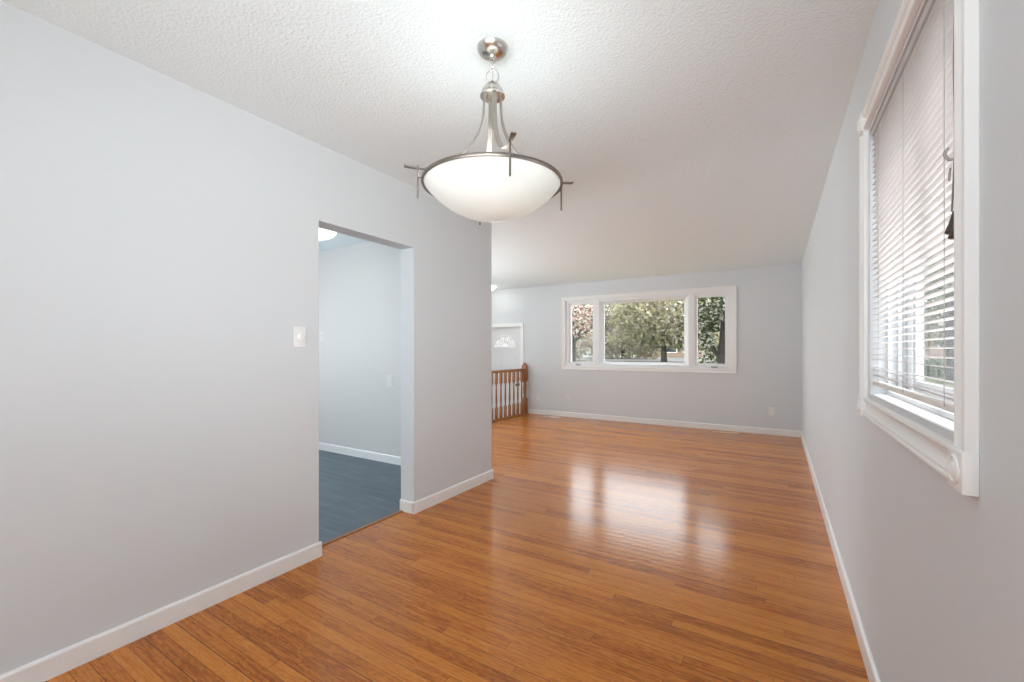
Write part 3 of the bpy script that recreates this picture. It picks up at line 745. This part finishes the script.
def tree(loc, label, h, r_trunk, blobs, mats, wts, n, size, limbs, group=None, name='tree'):
    c = empty(name, loc); tag(c, label, 'tree', group)
    m = MB()
    m.tube(smooth_path([(0, 0, -.1), (.02, 0, .12*h), (-.04, .05, .5*h), (.05, 0, h)]), lambda i: r_trunk*(1.35 if i == 0 else 1 - .028*i), n=12)
    for (z0, d, l) in limbs:
        dv = Vector(d).normalized()*l
        m.tube(smooth_path([(0, 0, z0), tuple(dv*.45 + Vector((0, 0, z0 - .05*l))), tuple(dv + Vector((0, 0, z0)))]), lambda i: r_trunk*.5*(1 - .06*i), n=8)
    m.build('trunk', M_BARK, c, True)
    leaves('foliage', mats, wts, blobs, n, size, c)
    return c
# near tree seen in the left light: thick trunk, pink blossom
tree((-5.74, 13.2, -.15), 'tree with thick dark trunk and pink blossom outside the left window pane', 2.5, .17,
     [((.15, 0, 2.55), (.75, 1.0, .50)), ((-1.0, .2, 2.6), (1.1, 1.2, .6)), ((.42, -.3, 2.15), (.38, .6, .40)), ((-1.2, -.3, 2.1), (.7, .7, .5))], [M_PINKB, M_BRONZE, M_OLIVE2, M_WHITEB], (5, 3.5, 1.2, 2.5), 4200, .06,
     [(1.7, (1, .2, .7), .9), (1.8, (-1, .1, .8), 1.1), (1.6, (.8, -.5, .9), .7)])
# near tree in the right light: white blossom, green leaves, two dark stems
tree((-.98, 10.6, -.45), 'white blossoming tree with dark trunk outside the right window pane', 2.9, .15,
     [((.15, 0, 2.75), (.9, .8, .45)), ((-.38, -.1, 2.25), (.30, .5, .55)), ((.42, -.2, 2.3), (.30, .4, .35)), ((-.30, .2, 1.55), (.26, .3, .30)), ((.30, -.3, 1.75), (.10, .2, .12))], [M_WHITEB, M_GREEN, M_LIME], (3.4, 5.2, 1.2), 4600, .048,
     [(1.0, (.5, .1, 1), 1.6), (1.3, (-.5, .2, 1), 1.3), (.6, (.35, -.2, 1), 1.7)])
# the hazy mass of spring trees across the street
big = [(-12.6, 24.4, 5.3, 1), (-9.2, 30, 6.0, 2), (-5.2, 24.2, 5.2, 3), (-1.6, 30.5, 6.0, 4)]
names = {1: 'dusky pink spring tree behind the pink blossom tree at the left pane', 2: 'yellow olive tree filling the left half of the big middle pane', 3: 'olive spring tree filling the right half of the big middle pane', 4: 'olive tree behind the white blossoming tree at the right pane'}
for (x, y, h, k) in big:
    mats, wt = [None, ((M_DUSK, M_OLIVE, M_OLIVE2), (5, 1.5, 2)), ((M_OLIVE2, M_OLIVE, M_DUSK), (5, 2, 3)), ((M_OLIVE2, M_OLIVE, M_DUSK), (5, 3, 1.5)), ((M_OLIVE, M_OLIVE2, M_DUSK), (2, 4, 2))][k]
    lo = .8 if k == 3 else 1.5
    tree((x, y, .2), names[k], h*.8, .20, [((0, 0, h*.62), (2.9, 2.0, h*.38)), ((-1.3, .3, h*.34), (2.0, 1.4, lo)), ((1.4, -.2, h*.34), (2.0, 1.4, lo))] + ([] if k == 3 else [((0, -.4, .75), (2.6, .9, .75))]), list(mats), wt, 12000, .115,
         [(h*.3, (1, 0, 1), 2.0), (h*.35, (-1, .2, 1), 2.0)], group='spring trees across the lawn')
# low hedge band behind the street so that no bare horizon shows
c = empty('hedge', (-6, 64, .6)); tag(c, 'long olive hedge row behind the trees across the street', 'hedge')
leaves('foliage', [M_OLIVE, M_OLIVE2, M_DUSK], (4, 3, 3), [((x, 0, 2.2), (3.0, 1.2, 3.2)) for x in range(-34, 32, 4)], 9000, .34, c)
# houses
def house(loc, rz, wd, dp, hh, rh, wallm, label, wins):
    c = empty('house', loc, rz); tag(c, label, 'house', 'houses across the street')
    m = MB(); m.box((-wd/2, 0, -.4), (wd/2, dp, hh)); m.build('wall', wallm, c)
    m = MB(); m.prism([(-.5, hh - .05), (dp/2, hh + rh), (dp + .5, hh - .05), (dp + .5, hh + .08), (dp/2, hh + rh + .16), (-.5, hh + .08)], lambda u, v, d: (d, u, v), -wd/2 - .4, wd/2 + .4); m.build('roof', M_ROOF, c)
    for (x, z, w, h) in wins:
        m = MB(); rect_frame(m, x - w/2, x + w/2, z, z + h, .07, -.05, .02); f = m.build('window', M_TRIM, c)
        m = MB(); m.box((x - w/2 + .06, -.03, z + .06), (x + w/2 - .06, -.01, z + h - .06)); m.build('pane', M_DARKGLASS, f)
house((-8.2, 40, .7), 0, 5.5, 6, 1.5, 1.4, M_BRICK, 'low brown brick house at the lower right of the big middle pane', [(-1.6, .3, 1.1, .9), (.2, .3, 1.1, .9), (1.7, .3, .9, .9)])
house((-18.6, 37, .7), .1, 13, 7, 2.3, 1.6, M_SIDING, 'pale house across the street behind the pink blossom tree', [(-4, .7, 1.8, 1.1), (0, .7, 1.8, 1.1), (4, .7, 1.8, 1.1)])
house((10.6, 44.0, .6), -.1, 10, 7, 2.4, 1.4, M_BRICK, 'brown brick house seen through the right wall blind', [(-3.2, .8, 1.2, 1.2), (-1.6, .8, 1.0, 1.2), (.5, .8, 1.6, 1.2), (3, .8, 1.2, 1.2)])
tree((4.9, 19.6, -.15), 'blossoming tree on the side lawn, seen through the blind slats', 5.0, .17,
     [((0, 0, 5.0), (2.0, 1.8, 1.4)), ((-.9, .2, 3.9), (1.3, 1.2, .9)), ((.9, -.2, 3.8), (1.3, 1.2, .9))], [M_WHITEB, M_LIME, M_OLIVE2], (4, 2, 3), 9000, .10,
     [(2.8, (1, .1, .9), 2.2), (3.2, (-1, .1, .8), 2.0)])
tree((8.6, 33, .4), 'large olive tree farther behind the blossoming side tree, seen through the blind', 6.4, .24,
     [((0, 0, 5.2), (3.4, 2.4, 2.6)), ((-2.0, .3, 2.6), (2.4, 1.6, 1.9)), ((2.0, -.2, 2.6), (2.4, 1.6, 1.9))], [M_OLIVE, M_OLIVE2, M_GREEN], (4, 3, 2), 7000, .16,
     [(2.8, (1, .1, .9), 2.6), (3.2, (-1, .1, .8), 2.6)])
def shrub(loc, label, r, mats, wts):
    c = empty('shrub', loc); tag(c, label, 'shrub')
    m = MB()
    for k in range(5): m.tube([(0, 0, -.1), (.15*math.cos(k*1.26), .15*math.sin(k*1.26), .3), (.4*r*math.cos(k*1.26), .4*r*math.sin(k*1.26), r)], .02)
    m.build('stem', M_BARK, c)
    leaves('foliage', mats, wts, [((0, 0, r*.7), (r, r, r*.75))], 1600, .06, c)
shrub((5.0, 21.4, -.1), 'green lawn shrub seen low between the blind slats', .7, [M_GREEN, M_LIME], (3, 2))
